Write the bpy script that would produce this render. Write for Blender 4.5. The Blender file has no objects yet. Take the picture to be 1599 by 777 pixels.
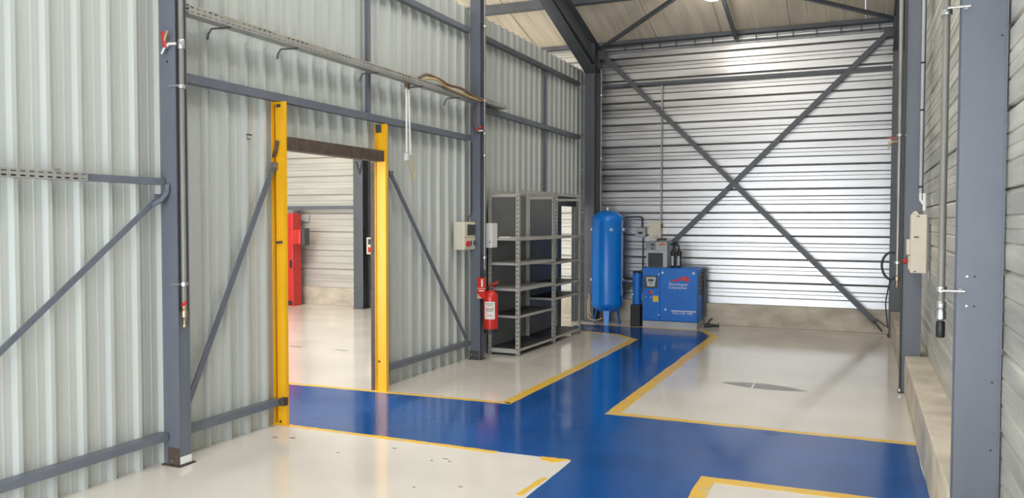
import bpy, math, random
from mathutils import Vector, Matrix
random.seed(7)
S = bpy.context.scene
COL = S.collection

# ------------------------------------------------------------------ camera, world, lights, exposure
YAW, PIT, ROL, FPX = 0.4087, 0.0345, 0.0015, 1262.0
fw = Vector((-math.sin(YAW)*math.cos(PIT), math.cos(YAW)*math.cos(PIT), -math.sin(PIT)))
rt = Vector((math.cos(YAW), math.sin(YAW), 0)); up = rt.cross(fw)
rt2 = rt*math.cos(ROL) + up*math.sin(ROL); up2 = -rt*math.sin(ROL) + up*math.cos(ROL)
cd = bpy.data.cameras.new('camera'); cam = bpy.data.objects.new('camera', cd); COL.objects.link(cam)
cd.sensor_fit = 'HORIZONTAL'; cd.sensor_width = 36.0; cd.lens = FPX/1599*36.0; cd.clip_start = 0.05
mw = Matrix((rt2, up2, -fw)).transposed().to_4x4(); mw.translation = (0, 0, 1.6); cam.matrix_world = mw
S.camera = cam

W = bpy.data.worlds.new('sky'); S.world = W; W.use_nodes = True
W.node_tree.nodes['Background'].inputs[0].default_value = (0.80, 0.88, 1.0, 1)
W.node_tree.nodes['Background'].inputs[1].default_value = 1.0

def area(name, loc, rot, sx, sy, power, col):
    l = bpy.data.lights.new(name, 'AREA'); l.shape = 'RECTANGLE'; l.size = sx; l.size_y = sy; l.energy = power; l.color = col
    o = bpy.data.objects.new(name, l); COL.objects.link(o); o.location = loc; o.rotation_euler = rot
    return o
# daylight through the two open doors in the front wall behind the camera
area('daylight_main_door', (-1.85, -1.47, 1.38), (math.radians(90), 0, 0), 4.1, 2.7, 230, (0.88, 0.94, 1.0))
area('daylight_other_door', (-8.6, -1.47, 1.5), (math.radians(90), 0, 0), 8.0, 2.9, 380, (0.95, 0.98, 1.0))

# soft overhead light from added, unseen roof strips (built with the ceiling below)
SL = -math.atan(0.27)
area('overhead_soft_light', (-1.5, 6.6, 4.45+0.27*(12.7-6.6)-0.06), (SL, 0, 0), 1.9, 4.0, 55, (0.97, 0.98, 1.0))
area('overhead_soft_light_front', (-1.5, 1.6, 4.45+0.27*5.6-0.06), (-SL, 0, 0), 1.9, 4.2, 40, (0.97, 0.98, 1.0))
area('overhead_soft_light_other', (-8.5, 7.0, 4.45+0.27*(12.7-7.0)-0.06), (SL, 0, 0), 1.9, 4.0, 330, (0.97, 0.98, 1.0))
S.view_settings.view_transform = 'Standard'; S.view_settings.look = 'None'
S.view_settings.gamma = 1.0; S.view_settings.use_curve_mapping = False
S.view_settings.exposure = 0.25
try:
    S.cycles.use_denoising = True
    S.cycles.max_bounces = 10; S.cycles.diffuse_bounces = 6; S.cycles.glossy_bounces = 5
    S.cycles.sample_clamp_indirect = 4.0
except Exception: pass

# ------------------------------------------------------------------ materials
def lin(c):
    f = lambda v: v/12.92 if v <= 0.04045 else ((v+0.055)/1.055)**2.4
    return tuple(f(v/255.0) for v in c) + (1.0,)

def mat(name, rgb, rough=0.5, metal=0.0, var=0.06, scale=(3, 3, 3), bump=0.0, bscale=(60, 60, 60), rvar=0.0, coat=0.0, rgb2=None, lo=0.35, hi=0.65, emit=0, detail=4):
    m = bpy.data.materials.new(name); m.use_nodes = True
    nt = m.node_tree; N = nt.nodes; L = nt.links; b = N['Principled BSDF']
    base = lin(rgb)
    b.inputs['Roughness'].default_value = rough; b.inputs['Metallic'].default_value = metal
    if coat: b.inputs['Coat Weight'].default_value = coat; b.inputs['Coat Roughness'].default_value = 0.08
    geo = N.new('ShaderNodeNewGeometry')
    mp = N.new('ShaderNodeMapping'); mp.inputs['Scale'].default_value = scale; L.new(geo.outputs['Position'], mp.inputs[0])
    no = N.new('ShaderNodeTexNoise'); no.inputs['Scale'].default_value = 1.0; no.inputs['Detail'].default_value = detail; L.new(mp.outputs[0], no.inputs['Vector'])
    cr = N.new('ShaderNodeValToRGB'); cr.color_ramp.elements[0].position = lo; cr.color_ramp.elements[1].position = hi
    if rgb2 is None:
        cr.color_ramp.elements[0].color = tuple(v*(1-var*2) for v in base[:3]) + (1,)
        cr.color_ramp.elements[1].color = tuple(min(1, v*(1+var)) for v in base[:3]) + (1,)
    else:
        cr.color_ramp.elements[0].color = lin(rgb2); cr.color_ramp.elements[1].color = base
    L.new(no.outputs['Fac'], cr.inputs[0]); L.new(cr.outputs[0], b.inputs['Base Color'])
    if rvar:
        mr = N.new('ShaderNodeMapRange'); mr.inputs['To Min'].default_value = max(0.02, rough-rvar); mr.inputs['To Max'].default_value = rough+rvar
        mr.inputs['From Min'].default_value = 0.3; mr.inputs['From Max'].default_value = 0.7
        L.new(no.outputs['Fac'], mr.inputs['Value']); L.new(mr.outputs[0], b.inputs['Roughness'])
    if bump:
        mp2 = N.new('ShaderNodeMapping'); mp2.inputs['Scale'].default_value = bscale; L.new(geo.outputs['Position'], mp2.inputs[0])
        n2 = N.new('ShaderNodeTexNoise'); n2.inputs['Scale'].default_value = 1.0; n2.inputs['Detail'].default_value = 3; L.new(mp2.outputs[0], n2.inputs['Vector'])
        bp = N.new('ShaderNodeBump'); bp.inputs['Strength'].default_value = bump; bp.inputs['Distance'].default_value = 0.01
        L.new(n2.outputs['Fac'], bp.inputs['Height']); L.new(bp.outputs[0], b.inputs['Normal'])
    if emit:
        b.inputs['Emission Color'].default_value = base; b.inputs['Emission Strength'].default_value = emit
    return m

M = {}
M['sheet'] = mat('white_lacquered_sheet', (187, 191, 187), 0.36, 0.0, 0.03, (1, 6, 0.4), bump=0.05, bscale=(2, 130, 0.5))
M['galv_x'] = mat('galvanised_sheet_along_x', (192, 191, 191), 0.36, 1.0, 0.10, (0.7, 4, 9), bump=0.07, bscale=(1.2, 8, 26), rvar=0.07)
M['galv_pale'] = mat('pale_lacquered_tray', (202, 200, 192), 0.42, 0.25, 0.06, (0.7, 4, 9))
M['galv_y'] = mat('galvanised_sheet_along_y', (214, 213, 203), 0.45, 0.5, 0.12, (4, 0.9, 9), bump=0.10, bscale=(8, 1.2, 26), rvar=0.08)
M['steel'] = mat('bluegrey_painted_steel', (102, 107, 118), 0.40, 0.0, 0.05, (4, 4, 1.2))
M['steel_dark'] = mat('dark_grey_painted_steel', (88, 92, 98), 0.42, 0.0, 0.06, (4, 4, 1.5))
M['rust'] = mat('brown_primer_steel', (84, 70, 62), 0.6, 0.0, 0.15, (18, 18, 18))
M['roof'] = mat('cream_roof_panel', (226, 213, 194), 0.55, 0.0, 0.07, (9, 0.7, 1))
M['concrete'] = mat('concrete_plinth', (202, 192, 176), 0.8, 0.0, 0.12, (3, 3, 5), bump=0.3, bscale=(30, 30, 40))
M['floor'] = mat('cream_epoxy_floor', (223, 217, 208), 0.12, 0.0, 0.03, (1.3, 1.3, 1), bump=0.012, bscale=(4, 4, 4), rvar=0.04)
M['blue_paint'] = mat('blue_floor_paint', (12, 80, 152), 0.13, 0.0, 0.06, (1.6, 1.6, 1), bump=0.012, bscale=(4, 4, 4), rvar=0.04)
M['yellow_paint'] = mat('yellow_floor_paint', (234, 188, 66), 0.25, 0.0, 0.05, (9, 9, 1), rgb2=(204, 184, 132), lo=0.30, hi=0.42)
M['patch'] = mat('grey_worn_patch', (140, 138, 136), 0.3, 0.0, 0.08, (14, 14, 1))
M['scuff'] = mat('dark_floor_scuff', (112, 104, 94), 0.5)
M['yellow'] = mat('yellow_painted_steel', (243, 181, 26), 0.35, 0.0, 0.05, (10, 10, 2))
M['yellow_grime'] = mat('yellow_grime_seam', (178, 118, 20), 0.5)
M['galv_pipe'] = mat('galvanised_pipe', (150, 150, 146), 0.38, 0.75, 0.08, (20, 20, 3))
M['dull_pipe'] = mat('dull_grey_pipe', (132, 130, 124), 0.5, 0.2, 0.08, (20, 20, 3))
M['zinc'] = mat('zinc_clamp', (205, 205, 205), 0.25, 0.9, 0.04)
M['tray'] = mat('galvanised_tray', (172, 172, 168), 0.42, 0.45, 0.06, (10, 5, 10))
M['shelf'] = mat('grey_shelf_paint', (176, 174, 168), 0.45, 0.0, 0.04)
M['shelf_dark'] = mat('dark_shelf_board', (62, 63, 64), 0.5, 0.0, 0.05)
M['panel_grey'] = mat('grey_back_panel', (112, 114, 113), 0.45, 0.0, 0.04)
M['blue'] = mat('blue_machine_paint', (12, 112, 206), 0.42, 0.0, 0.03)
M['tankblue'] = mat('blue_tank_paint', (10, 124, 222), 0.30, 0.0, 0.03)
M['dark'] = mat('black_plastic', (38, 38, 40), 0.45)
M['charcoal'] = mat('charcoal_steel', (70, 71, 74), 0.45)
M['ltgrey'] = mat('light_grey_casing', (176, 178, 182), 0.42)
M['midgrey'] = mat('mid_grey_casing', (132, 138, 148), 0.42)
M['cream'] = mat('cream_plastic', (222, 213, 194), 0.45, 0.0, 0.02)
M['white'] = mat('white_plastic', (232, 232, 230), 0.4, 0.0, 0.02)
M['red'] = mat('red_paint', (203, 38, 32), 0.33, 0.0, 0.03, coat=0.2)
M['red_logo'] = mat('red_logo_print', (190, 40, 70), 0.4)
M['glass_dark'] = mat('dark_display', (58, 60, 58), 0.12)
M['display'] = mat('grey_display', (190, 196, 198), 0.3)
M['sticker'] = mat('yellow_sticker', (236, 200, 40), 0.4)
M['paper'] = mat('white_paper_label', (232, 226, 220), 0.6)
M['brown_cable'] = mat('brown_cable', (122, 96, 76), 0.55)
M['tan_cable'] = mat('tan_hose', (196, 168, 120), 0.5)
M['brass'] = mat('brass_fitting', (176, 158, 132), 0.35, 0.8)
M['lamp_glow'] = mat('lamp_glow', (255, 244, 226), 0.4, emit=18)
M['translucent'] = mat('milky_polyester_glow', (235, 236, 232), 0.5, emit=0.6)  # even glow stands in for sky light behind the strip
M['orange'] = mat('orange_plastic', (216, 92, 40), 0.45)

# ------------------------------------------------------------------ mesh helpers
class MB:
    def __init__(s): s.v = []; s.f = []
    def add(s, vs, fs):
        n = len(s.v); s.v += [tuple(v) for v in vs]; s.f += [tuple(i+n for i in f) for f in fs]; return s
    def box(s, x0, x1, y0, y1, z0, z1):
        x0, x1 = sorted((x0, x1)); y0, y1 = sorted((y0, y1)); z0, z1 = sorted((z0, z1))
        return s.add([(x0,y0,z0),(x1,y0,z0),(x1,y1,z0),(x0,y1,z0),(x0,y0,z1),(x1,y0,z1),(x1,y1,z1),(x0,y1,z1)],
                     [(0,3,2,1),(4,5,6,7),(0,1,5,4),(1,2,6,5),(2,3,7,6),(3,0,4,7)])
    def prism(s, poly, vec):
        n = len(poly); vec = Vector(vec); a = [Vector(p) for p in poly]; b = [p+vec for p in a]
        # keep outward orientation
        nrm = Vector((0,0,0))
        for i in range(n): nrm += a[i].cross(a[(i+1) % n])
        if nrm.dot(vec) > 0: a, b = a, b
        else: a.reverse(); b.reverse()
        fs = [tuple(range(n-1, -1, -1)), tuple(range(n, 2*n))] + [(i, (i+1) % n, n+(i+1) % n, n+i) for i in range(n)]
        return s.add(a+b, fs)
    def bar(s, p, q, w, h, ref=(0,0,1)):
        # rectangular bar; w is measured along (dir x ref), h along the remaining axis
        p, q = Vector(p), Vector(q); d = (q-p).normalized(); u = d.cross(Vector(ref)).normalized(); v = u.cross(d)
        return s.prism([p+u*w/2+v*h/2, p-u*w/2+v*h/2, p-u*w/2-v*h/2, p+u*w/2-v*h/2], q-p)
    def angle(s, p, q, a, t, u, v):
        # L-section from p to q with legs along unit vectors u and v
        p, q, u, v = Vector(p), Vector(q), Vector(u).normalized(), Vector(v).normalized()
        return s.prism([p, p+u*a, p+u*a+v*t, p+u*t+v*t, p+u*t+v*a, p+v*a], q-p)
    def tube(s, path, r, n=10, closed=False):
        P = [Vector(p) for p in path]; rings = []; prev = None
        for i, p in enumerate(P):
            if i == 0: d = P[1]-P[0]
            elif i == len(P)-1: d = P[-1]-P[-2]
            else: d = (P[i+1]-p).normalized() + (p-P[i-1]).normalized()
            d.normalize()
            if prev is None:
                ref = Vector((0,0,1)) if abs(d.z) < 0.9 else Vector((1,0,0)); u = d.cross(ref).normalized()
            else: u = (prev - d*prev.dot(d)).normalized()
            prev = u; w = d.cross(u)
            rr = r[i] if isinstance(r, (list, tuple)) else r
            rings.append([p+(u*math.cos(2*math.pi*k/n)+w*math.sin(2*math.pi*k/n))*rr for k in range(n)])
        vs = [v for g in rings for v in g]; fs = []
        for i in range(len(P)-1):
            for k in range(n):
                k2 = (k+1) % n; fs.append((i*n+k, i*n+k2, (i+1)*n+k2, (i+1)*n+k))
        fs += [tuple(range(n-1, -1, -1)), tuple(range((len(P)-1)*n, len(P)*n))]
        return s.add(vs, fs)
    def lathe(s, prof, c, n=24, axis='Z'):
        vs = []; fs = []; c = Vector(c)
        for r, h in prof:
            for k in range(n):
                a = 2*math.pi*k/n; x, y = r*math.cos(a), r*math.sin(a)
                p = Vector((x, y, h)) if axis == 'Z' else (Vector((h, x, y)) if axis == 'X' else Vector((y, h, x)))
                vs.append(c+p)
        for i in range(len(prof)-1):
            for k in range(n):
                k2 = (k+1) % n; fs.append((i*n+k, i*n+k2, (i+1)*n+k2, (i+1)*n+k))
        fs += [tuple(range(n-1, -1, -1)), tuple(range((len(prof)-1)*n, len(prof)*n))]
        return s.add(vs, fs)
    def hsec(s, x0, x1, y0, y1, z0, z1, tf=0.009, tw=0.007, along='Y'):
        # upright H-section; flanges at the two ends of the named axis
        if along == 'Y':
            m = (x0+x1)/2
            pl = [(x0,y0),(x1,y0),(x1,y0+tf),(m+tw/2,y0+tf),(m+tw/2,y1-tf),(x1,y1-tf),(x1,y1),(x0,y1),(x0,y1-tf),(m-tw/2,y1-tf),(m-tw/2,y0+tf),(x0,y0+tf)]
        else:
            m = (y0+y1)/2
            pl = [(x0,y0),(x0+tf,y0),(x0+tf,m-tw/2),(x1-tf,m-tw/2),(x1-tf,y0),(x1,y0),(x1,y1),(x1-tf,y1),(x1-tf,m+tw/2),(x0+tf,m+tw/2),(x0+tf,y1),(x0,y1)]
        return s.prism([(x, y, z0) for x, y in pl], (0, 0, z1-z0))
    def sheet(s, prof, axis_pts, thick):
        # prof: list of 3D points of the front skin at the start; axis_pts: extrusion vector; thick: vector to the back skin
        n = len(prof); a = [Vector(p) for p in prof]; e = Vector(axis_pts); t = Vector(thick)
        return s.prism(a + [p+t for p in reversed(a)], e)

ORG = {}
def link(name, mb, m, org, smooth=None, bevel=0.0):
    me = bpy.data.meshes.new(name); me.from_pydata([(v[0]-org[0], v[1]-org[1], v[2]-org[2]) for v in mb.v], [], mb.f); me.update()
    me.materials.append(M[m] if isinstance(m, str) else m)
    if smooth is not None:
        me.polygons.foreach_set('use_smooth', [True]*len(me.polygons)); me.set_sharp_from_angle(angle=math.radians(smooth))
    o = bpy.data.objects.new(name, me); COL.objects.link(o)
    if bevel:
        b = o.modifiers.new('bevel', 'BEVEL'); b.width = bevel; b.segments = 2; b.limit_method = 'ANGLE'; b.angle_limit = math.radians(50)
    return o
def part(name, mb, m, parent, smooth=None, bevel=0.0, label=None, kind=None):
    org = ORG[parent.name]; o = link(name, mb, m, org, smooth, bevel); o.parent = parent; ORG[o.name] = org
    if label: o['label'] = label
    if kind: o['kind'] = kind
    return o
def tag(o, label, cat, group=None):
    o['label'] = label; o['category'] = cat
    if group: o['group'] = group
    return o
def thing(name, label, cat, loc, group=None):
    o = bpy.data.objects.new(name, None); COL.objects.link(o); o.location = loc; o.empty_display_size = 0.1; ORG[o.name] = tuple(loc)
    return tag(o, label, cat, group)
def single(name, mb, m, label, cat, group=None, smooth=None, bevel=0.0):
    xs, ys, zs = zip(*mb.v); org = ((min(xs)+max(xs))/2, (min(ys)+max(ys))/2, min(zs))
    o = link(name, mb, m, org, smooth, bevel); o.location = org; ORG[o.name] = org
    return tag(o, label, cat, group)
def struct(name, mb=None, m=None, label=None):
    if mb is None:
        o = bpy.data.objects.new(name, None); COL.objects.link(o); o.empty_display_size = 0.1
    else: o = link(name, mb, m, (0, 0, 0))
    o['kind'] = 'structure'; ORG[o.name] = (0, 0, 0)
    if label: o['label'] = label
    return o
def text(name, body, size, loc, rot, m, parent, ext=0.0006, sx=1.0):
    c = bpy.data.curves.new(name, 'FONT'); c.body = body; c.size = size; c.extrude = ext; c.align_x = 'LEFT'
    c.materials.append(M[m]); o = bpy.data.objects.new(name, c); COL.objects.link(o)
    bpy.context.view_layer.update()
    me = bpy.data.meshes.new_from_object(o.evaluated_get(bpy.context.evaluated_depsgraph_get())); bpy.data.objects.remove(o)
    o = bpy.data.objects.new(name, me); COL.objects.link(o)
    if not me.materials: me.materials.append(M[m])
    org = ORG[parent.name]; o.parent = parent; o.location = Vector(loc)-Vector(org); o.rotation_euler = rot; o.scale = (sx, 1, 1)
    return o
def disc(mb, c, r, d, n=12):
    # short cylinder from c along vector d
    return mb.tube([Vector(c), Vector(c)+Vector(d)], r, n)

# ================================================================== STRUCTURE
ROOF = lambda y: 4.45 + 0.27*(12.7-y) if y >= 4.35 else 4.45 + 0.27*(y+4.0)
XL, XR, YB, YF, XO = -4.25, 0.57, 12.7, -4.0, -13.0     # partition skin, right skin, back skin, front, outer wall of other hall

# ---- floor and its paint
floor = struct('floor', MB().box(XO-0.2, XR+0.25, YF-0.2, YB+0.25, -0.12, 0.0), 'floor', 'glossy cream epoxy floor with blue walkways')
def rough_poly(pts, step=0.12, jit=0.006):
    out = []
    for i in range(len(pts)):
        a, b = Vector(pts[i]), Vector(pts[(i+1) % len(pts)]); n = max(1, int((b-a).length/step)); d = (b-a).normalized(); nn = Vector((-d.y, d.x))
        out.append(a)
        for k in range(1, n): out.append(a.lerp(b, k/n) + nn*random.uniform(-jit, jit))
    return out
def paint(name, pts, m, z0, z1, label=None, step=0.12, jit=0.005):
    p = rough_poly(pts, step, jit)
    return part(name, MB().prism([(q.x, q.y, z0) for q in p], (0, 0, z1-z0)), m, floor, label=label)
paint('blue_walkway', [(-5.6,5.08),(-4.12,5.08),(-1.76,5.07),(-1.76,-3.9),(-0.90,-3.9),(-0.90,5.09),(0.379,5.09),(0.379,6.42),(-1.93,6.43),(-1.93,9.0),(-1.92,11.42),(-2.16,11.90),(-4.0,11.93),(-4.0,11.15),(-3.5,11.17),(-3.15,11.08),(-2.76,10.68),(-2.77,8.5),(-2.80,6.43),(-5.6,6.33)], 'blue_paint', 0.0, 0.0012, 'dark blue glossy walkway paint')
Z0, Z1 = 0.0, 0.0022
paint('yellow_line', [(-5.6,5.035),(-4.1,5.035),(-2.30,5.025),(-2.30,5.075),(-4.1,5.085),(-5.6,5.085)], 'yellow_paint', Z0, Z1, 'yellow border line by the near door post', 0.05, 0.006)
paint('yellow_line', [(-1.96,5.01),(-1.86,4.98),(-1.77,5.085),(-1.98,5.085)], 'yellow_paint', Z0, Z1, 'worn tip of yellow border line', 0.03, 0.006)
paint('yellow_line', [(-1.84,4.30),(-1.80,4.30),(-1.775,4.66),(-1.81,4.66)], 'yellow_paint', Z0, Z1, 'short remnant of a yellow border line', 0.03, 0.006)
paint('yellow_line', [(-5.6,6.34),(-2.80,6.43),(-2.83,6.49),(-5.6,6.40)], 'yellow_paint', Z0, Z1, 'yellow border line from the doorway', 0.06, 0.006)
paint('yellow_line', [(-2.80,6.43),(-2.76,10.68),(-2.86,10.66),(-2.90,6.49)], 'yellow_paint', Z0, Z1, 'yellow border line beside the shelves', 0.1, 0.006)
paint('yellow_line', [(-2.76,10.68),(-3.15,11.08),(-3.5,11.17),(-4.0,11.15),(-4.0,11.10),(-3.5,11.11),(-3.18,11.01),(-2.85,10.66)], 'yellow_paint', Z0, Z1, 'faded yellow line before the tank', 0.1, 0.004)
paint('yellow_line', [(-1.94,6.42),(0.379,6.41),(0.379,6.48),(-1.83,6.50),(-1.80,11.35),(-1.92,11.42)], 'yellow_paint', Z0, Z1, 'yellow corner line around the right bay', 0.1, 0.006)
paint('yellow_line', [(-1.92,11.42),(-1.80,11.40),(-2.08,11.96),(-2.18,11.93)], 'yellow_paint', Z0, Z1, 'faded yellow line beside the compressor', 0.1, 0.004)
paint('yellow_line', [(-2.18,11.92),(-4.0,11.93),(-4.0,11.985),(-2.18,11.97)], 'yellow_paint', Z0, Z1, 'faded yellow line before the compressor', 0.1, 0.004)
paint('yellow_line', [(-0.905,5.09),(0.379,5.09),(0.379,5.005),(-0.81,4.99),(-0.80,1.0),(-0.90,1.0)], 'yellow_paint', Z0, Z1, 'wide yellow corner line at the near right', 0.1, 0.006)
# worn lens-shaped patch in the right bay
def lens(xa, xb, yc, h, skew=0.0):
    n = 14; t = [(xa+(xb-xa)*i/n, i/n) for i in range(n+1)]
    up_ = [(x, yc+h*math.sin(math.pi*k)**0.8+skew*k) for x, k in t]; dn = [(x, yc-h*0.8*math.sin(math.pi*k)**0.8+skew*k) for x, k in reversed(t[1:-1])]
    return up_+dn
full = lens(-1.26, -0.46, 8.16, 0.15, -0.10)
def clip_x(poly, xa, xb):
    out = []
    for (x0, y0), (x1, y1) in zip(poly, poly[1:]+poly[:1]):
        if xa <= x0 <= xb: out.append((x0, y0))
        for xc in sorted((xa, xb), key=lambda v: abs(v-x0)):
            if (x0-xc)*(x1-xc) < 0: out.append((xc, y0+(y1-y0)*(xc-x0)/(x1-x0)))
    return out
part('worn_patch', MB().prism([(x, y, 0) for x, y in clip_x(full, -1.3, -0.965)], (0, 0, 0.0015)), 'patch', floor, label='dark grey worn patch in the floor')
part('worn_patch', MB().prism([(x, y, 0) for x, y in clip_x(full, -0.945, -0.4)], (0, 0, 0.0014)), 'patch', floor)
for x, y, a, b in [(-3.96,4.74,.03,.012),(-3.83,4.78,.03,.012),(-3.55,5.72,.06,.02),(-6.6,8.3,.10,.03),(-5.9,8.3,.12,.02),(-6.1,7.1,.04,.02),(-2.55,4.77,.025,.008),(-2.50,4.73,.012,.01),(-2.62,4.70,.012,.01),(-2.2,4.30,.02,.008),(-2.45,4.18,.012,.008),(-3.0,4.85,.02,.01),(-3.3,4.6,.015,.01)]:
    part('scuff_mark', MB().prism([(x+a*math.cos(k*math.pi/4)*random.uniform(.7,1.1), y+b*math.sin(k*math.pi/4)*random.uniform(.7,1.1), 0) for k in range(8)], (0, 0, 0.001)), 'scuff', floor)

# ---- left partition: vertical trapezoidal sheets, each about one metre wide
wl = struct('wall_left', label='partition of pale corrugated vertical steel sheets')
PITCH, RIB0 = 0.2, 2.96
def rib_profile(y0, y1):
    pts = []; k = math.floor((y0-RIB0)/PITCH)-1
    key = []
    while RIB0+k*PITCH < y1+PITCH:
        c = RIB0+k*PITCH
        key += [(c-0.025, 0.0), (c-0.014, 0.036), (c+0.012, 0.036), (c+0.024, 0.0), (c+0.062, 0.0), (c+0.066, 0.0025), (c+0.076, 0.0025), (c+0.080, 0.0), (c+0.120, 0.0), (c+0.124, 0.0025), (c+0.134, 0.0025), (c+0.138, 0.0)]
        k += 1
    def h(y):
        for (a, ha), (b, hb) in zip(key, key[1:]):
            if a <= y <= b: return ha+(hb-ha)*((y-a)/(b-a) if b > a else 0)
        return 0.0
    pts = [(y0, h(y0))] + [p for p in key if y0 < p[0] < y1] + [(y1, h(y1))]
    return pts
def clad(y0, y1, z0, z1, parent=None, seam=True):
    # split on the sheet joints (mid-valley, every 5 ribs)
    cuts = [y0]; k = math.ceil((y0-2.86)/1.0)
    while 2.86+k*1.0 < y1-0.02:
        if 2.86+k*1.0 > y0+0.02: cuts.append(2.86+k*1.0)
        k += 1
    cuts.append(y1)
    for i, (a, b) in enumerate(zip(cuts, cuts[1:])):
        off = 0.0012 if (int(round(a)) % 2) else 0.0
        part('cladding_sheet', MB().sheet([(XL+h+off, y, z0) for y, h in rib_profile(a, b)], (0, 0, z1-z0), (-0.004, 0, 0)), 'sheet', wl)
ZT = 4.06
clad(-4.0, 5.10, -0.002, ZT); clad(5.10, 6.47, 2.20, ZT); clad(6.47, 11.55, -0.002, ZT); clad(11.55, 12.2, 1.83, ZT); clad(12.2, 12.7, -0.002, ZT)

# ---- back wall: horizontal galvanised trays on a concrete plinth
def tray_profile(z0, z1):
    # (z, depth): two shallow grooves and a deep joint at the top of each tray
    H = z1-z0; g = []
    g += [(z0+0.004, -0.022), (z0+0.006, 0.0), (z0+0.300*H, 0.0), (z0+0.345*H, -0.010), (z0+0.35*H, 0.0)]
    g += [(z0+0.493*H, 0.0), (z0+0.515*H, -0.005), (z0+0.518*H, 0.0)]
    g += [(z0+0.640*H, 0.0), (z0+0.685*H, -0.010), (z0+0.69*H, 0.0), (z1-0.026, 0.0), (z1-0.006, -0.017), (z1-0.001, -0.022)]
    return g
wb = struct('wall_back', label='back wall of shiny horizontal galvanised trays')
TH = 0.352; z = 0.335; rows = []
while z < 4.42: rows.append((z, min(z+TH, 4.47))); z += TH
for xa, xb in [(-3.98, XR+0.02), (-8.45, -3.98), (-13.0, -8.45)]:
    for a, b in rows:
        d = random.uniform(-0.003, 0.003); tilt = 0.0
        part('wall_tray', MB().sheet([(xa, YB-dp+d, zz) for zz, dp in tray_profile(a, b)], (xb-xa, 0, 0), (0, 0.012, 0)), 'galv_x' if xb > 0 else 'galv_pale', wb)
    part('plinth', MB().box(xa, xb, 12.665, 12.9, 0, 0.337), 'concrete', wb, bevel=0.008, label='grey concrete plinth')
part('outer_skin', MB().box(XO-0.2, XR+0.25, 12.78, 12.95, 0, 4.6), 'galv_x', wb)

# ---- right wall: horizontal trays on a concrete plinth
wr = struct('wall_right', label='right wall of dull horizontal galvanised trays')
for ya, yb in [(-4.0, 4.08), (4.08, 8.40), (8.40, 12.72)]:
    for a, b in rows + [(4.45, 4.80), (4.80, 5.15), (5.15, 5.50), (5.50, 5.85), (5.85, 6.2), (6.2, 6.75)]:
        d = random.uniform(-0.003, 0.003)
        part('wall_tray', MB().sheet([(XR-dp+d, ya, zz) for zz, dp in tray_profile(a, b)], (0, yb-ya, 0), (0.012, 0, 0)), 'galv_y', wr)
for ya, yb in [(-4.0, 4.03), (4.17, 8.33), (8.49, 12.66)]:
    part('plinth', MB().box(0.38, 0.70, ya, yb, 0, 0.355), 'concrete', wr, bevel=0.012, label='grey concrete plinth')
part('outer_skin', MB().box(0.62, 0.8, -4.0, 12.95, 0, 6.9), 'galv_y', wr)

# ---- ceiling: roof panels, each one metre wide, both slopes
ce = struct('ceiling', label='cream roof panels seen from below')
x = XO
while x < XR+0.2:
    xb = min(x+0.99, XR+0.25)
    for ya, yb in ((12.95, 4.35), (4.35, -4.2)):
        za, zb = 4.45+0.27*(12.7-ya) if ya > 5 else 6.7045, 6.7045 if ya > 5 else 4.45-0.27*0.2
        mb = MB()
        pf = [(x, 0.012), (x+0.012, 0.0)]
        for k in range(1, 4): pf += [(x+k*0.247-0.012, 0.0), (x+k*0.247, 0.006), (x+k*0.247+0.012, 0.0)]
        pf += [(xb-0.012, 0.0), (xb, 0.012)]
        pf = [p for i, p in enumerate(pf) if p[0] <= xb and (i == 0 or p[0] > pf[i-1][0])]
        mb.sheet([(px, ya, za+dz) for px, dz in pf], (0, yb-ya, zb-za), (0, 0, 0.06))
        part('roof_panel', mb, 'roof', ce)
    x += 1.0

for xc, yc in ((-1.5, 6.6), (-1.5, 1.6), (-8.5, 7.0)):
    ya, yb = yc-2.1, yc+2.1; za, zb_ = ROOF(ya)-0.02, ROOF(yb)-0.02
    mb = MB().prism([(xc-1.0, ya, za), (xc+1.0, ya, za), (xc+1.0, yb, zb_), (xc-1.0, yb, zb_)], (0, 0, 0.015))
    part('added_roof_light', mb, 'translucent', ce, label='added milky roof strip with its own glow')
# ---- front wall behind the camera with two open doors; outer wall of the other hall
wf = struct('wall_front', MB().box(XO, XR+0.2, -1.75, -1.55, 3.0, 5.05).box(-4.45, -4.05, -1.75, -1.55, 0, 3.0).box(0.3, XR+0.2, -1.75, -1.55, 0, 3.0), 'sheet', 'front wall with open doors')
wo = struct('wall_far_left', MB().box(XO-0.2, XO, -4.2, 12.95, 0, 6.75), 'sheet', 'outer wall of the neighbouring hall')

# ================================================================== STEEL FRAME
def column(name, label, x0, x1, y0, y1, z1, group, holes=(), plate=True, along='Y', tf=0.009, mt='steel', shoe=True):
    t = thing(name, label, 'column', ((x0+x1)/2, (y0+y1)/2, 0), group)
    part('shaft', MB().hsec(x0, x1, y0, y1, 0.008, z1, tf, 0.007, along), mt, t)
    if plate: part('base_plate', MB().box(x0-0.015, x1+0.02, y0-0.02, y1+0.02, 0, 0.008), 'rust', t)
    return t
G = 'columns of the steel frame'
c1 = column('steel_column', 'blue-grey steel column nearest on the left, left of the yellow door posts', -4.175, -4.05, 3.92, 4.02, ZT+0.15, G)
part('shoe', MB().box(-4.145, -4.051, 3.914, 3.9199, 0.012, 0.118), 'rust', c1, label='brown bare-steel patch at the column foot')
part('shoe', MB().box(-4.052, -4.046, 3.925, 4.018, 0.012, 0.06), 'white', c1, label='white filler at the column foot')
part('bolt', disc(MB(), (-4.105, 3.914, 0.035), 0.008, (0, -0.008, 0)), 'zinc', c1, smooth=40)
part('hole', disc(MB(), (-4.115, 3.9195, 2.62), 0.008, (0, -0.001, 0)), 'dark', c1)
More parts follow.
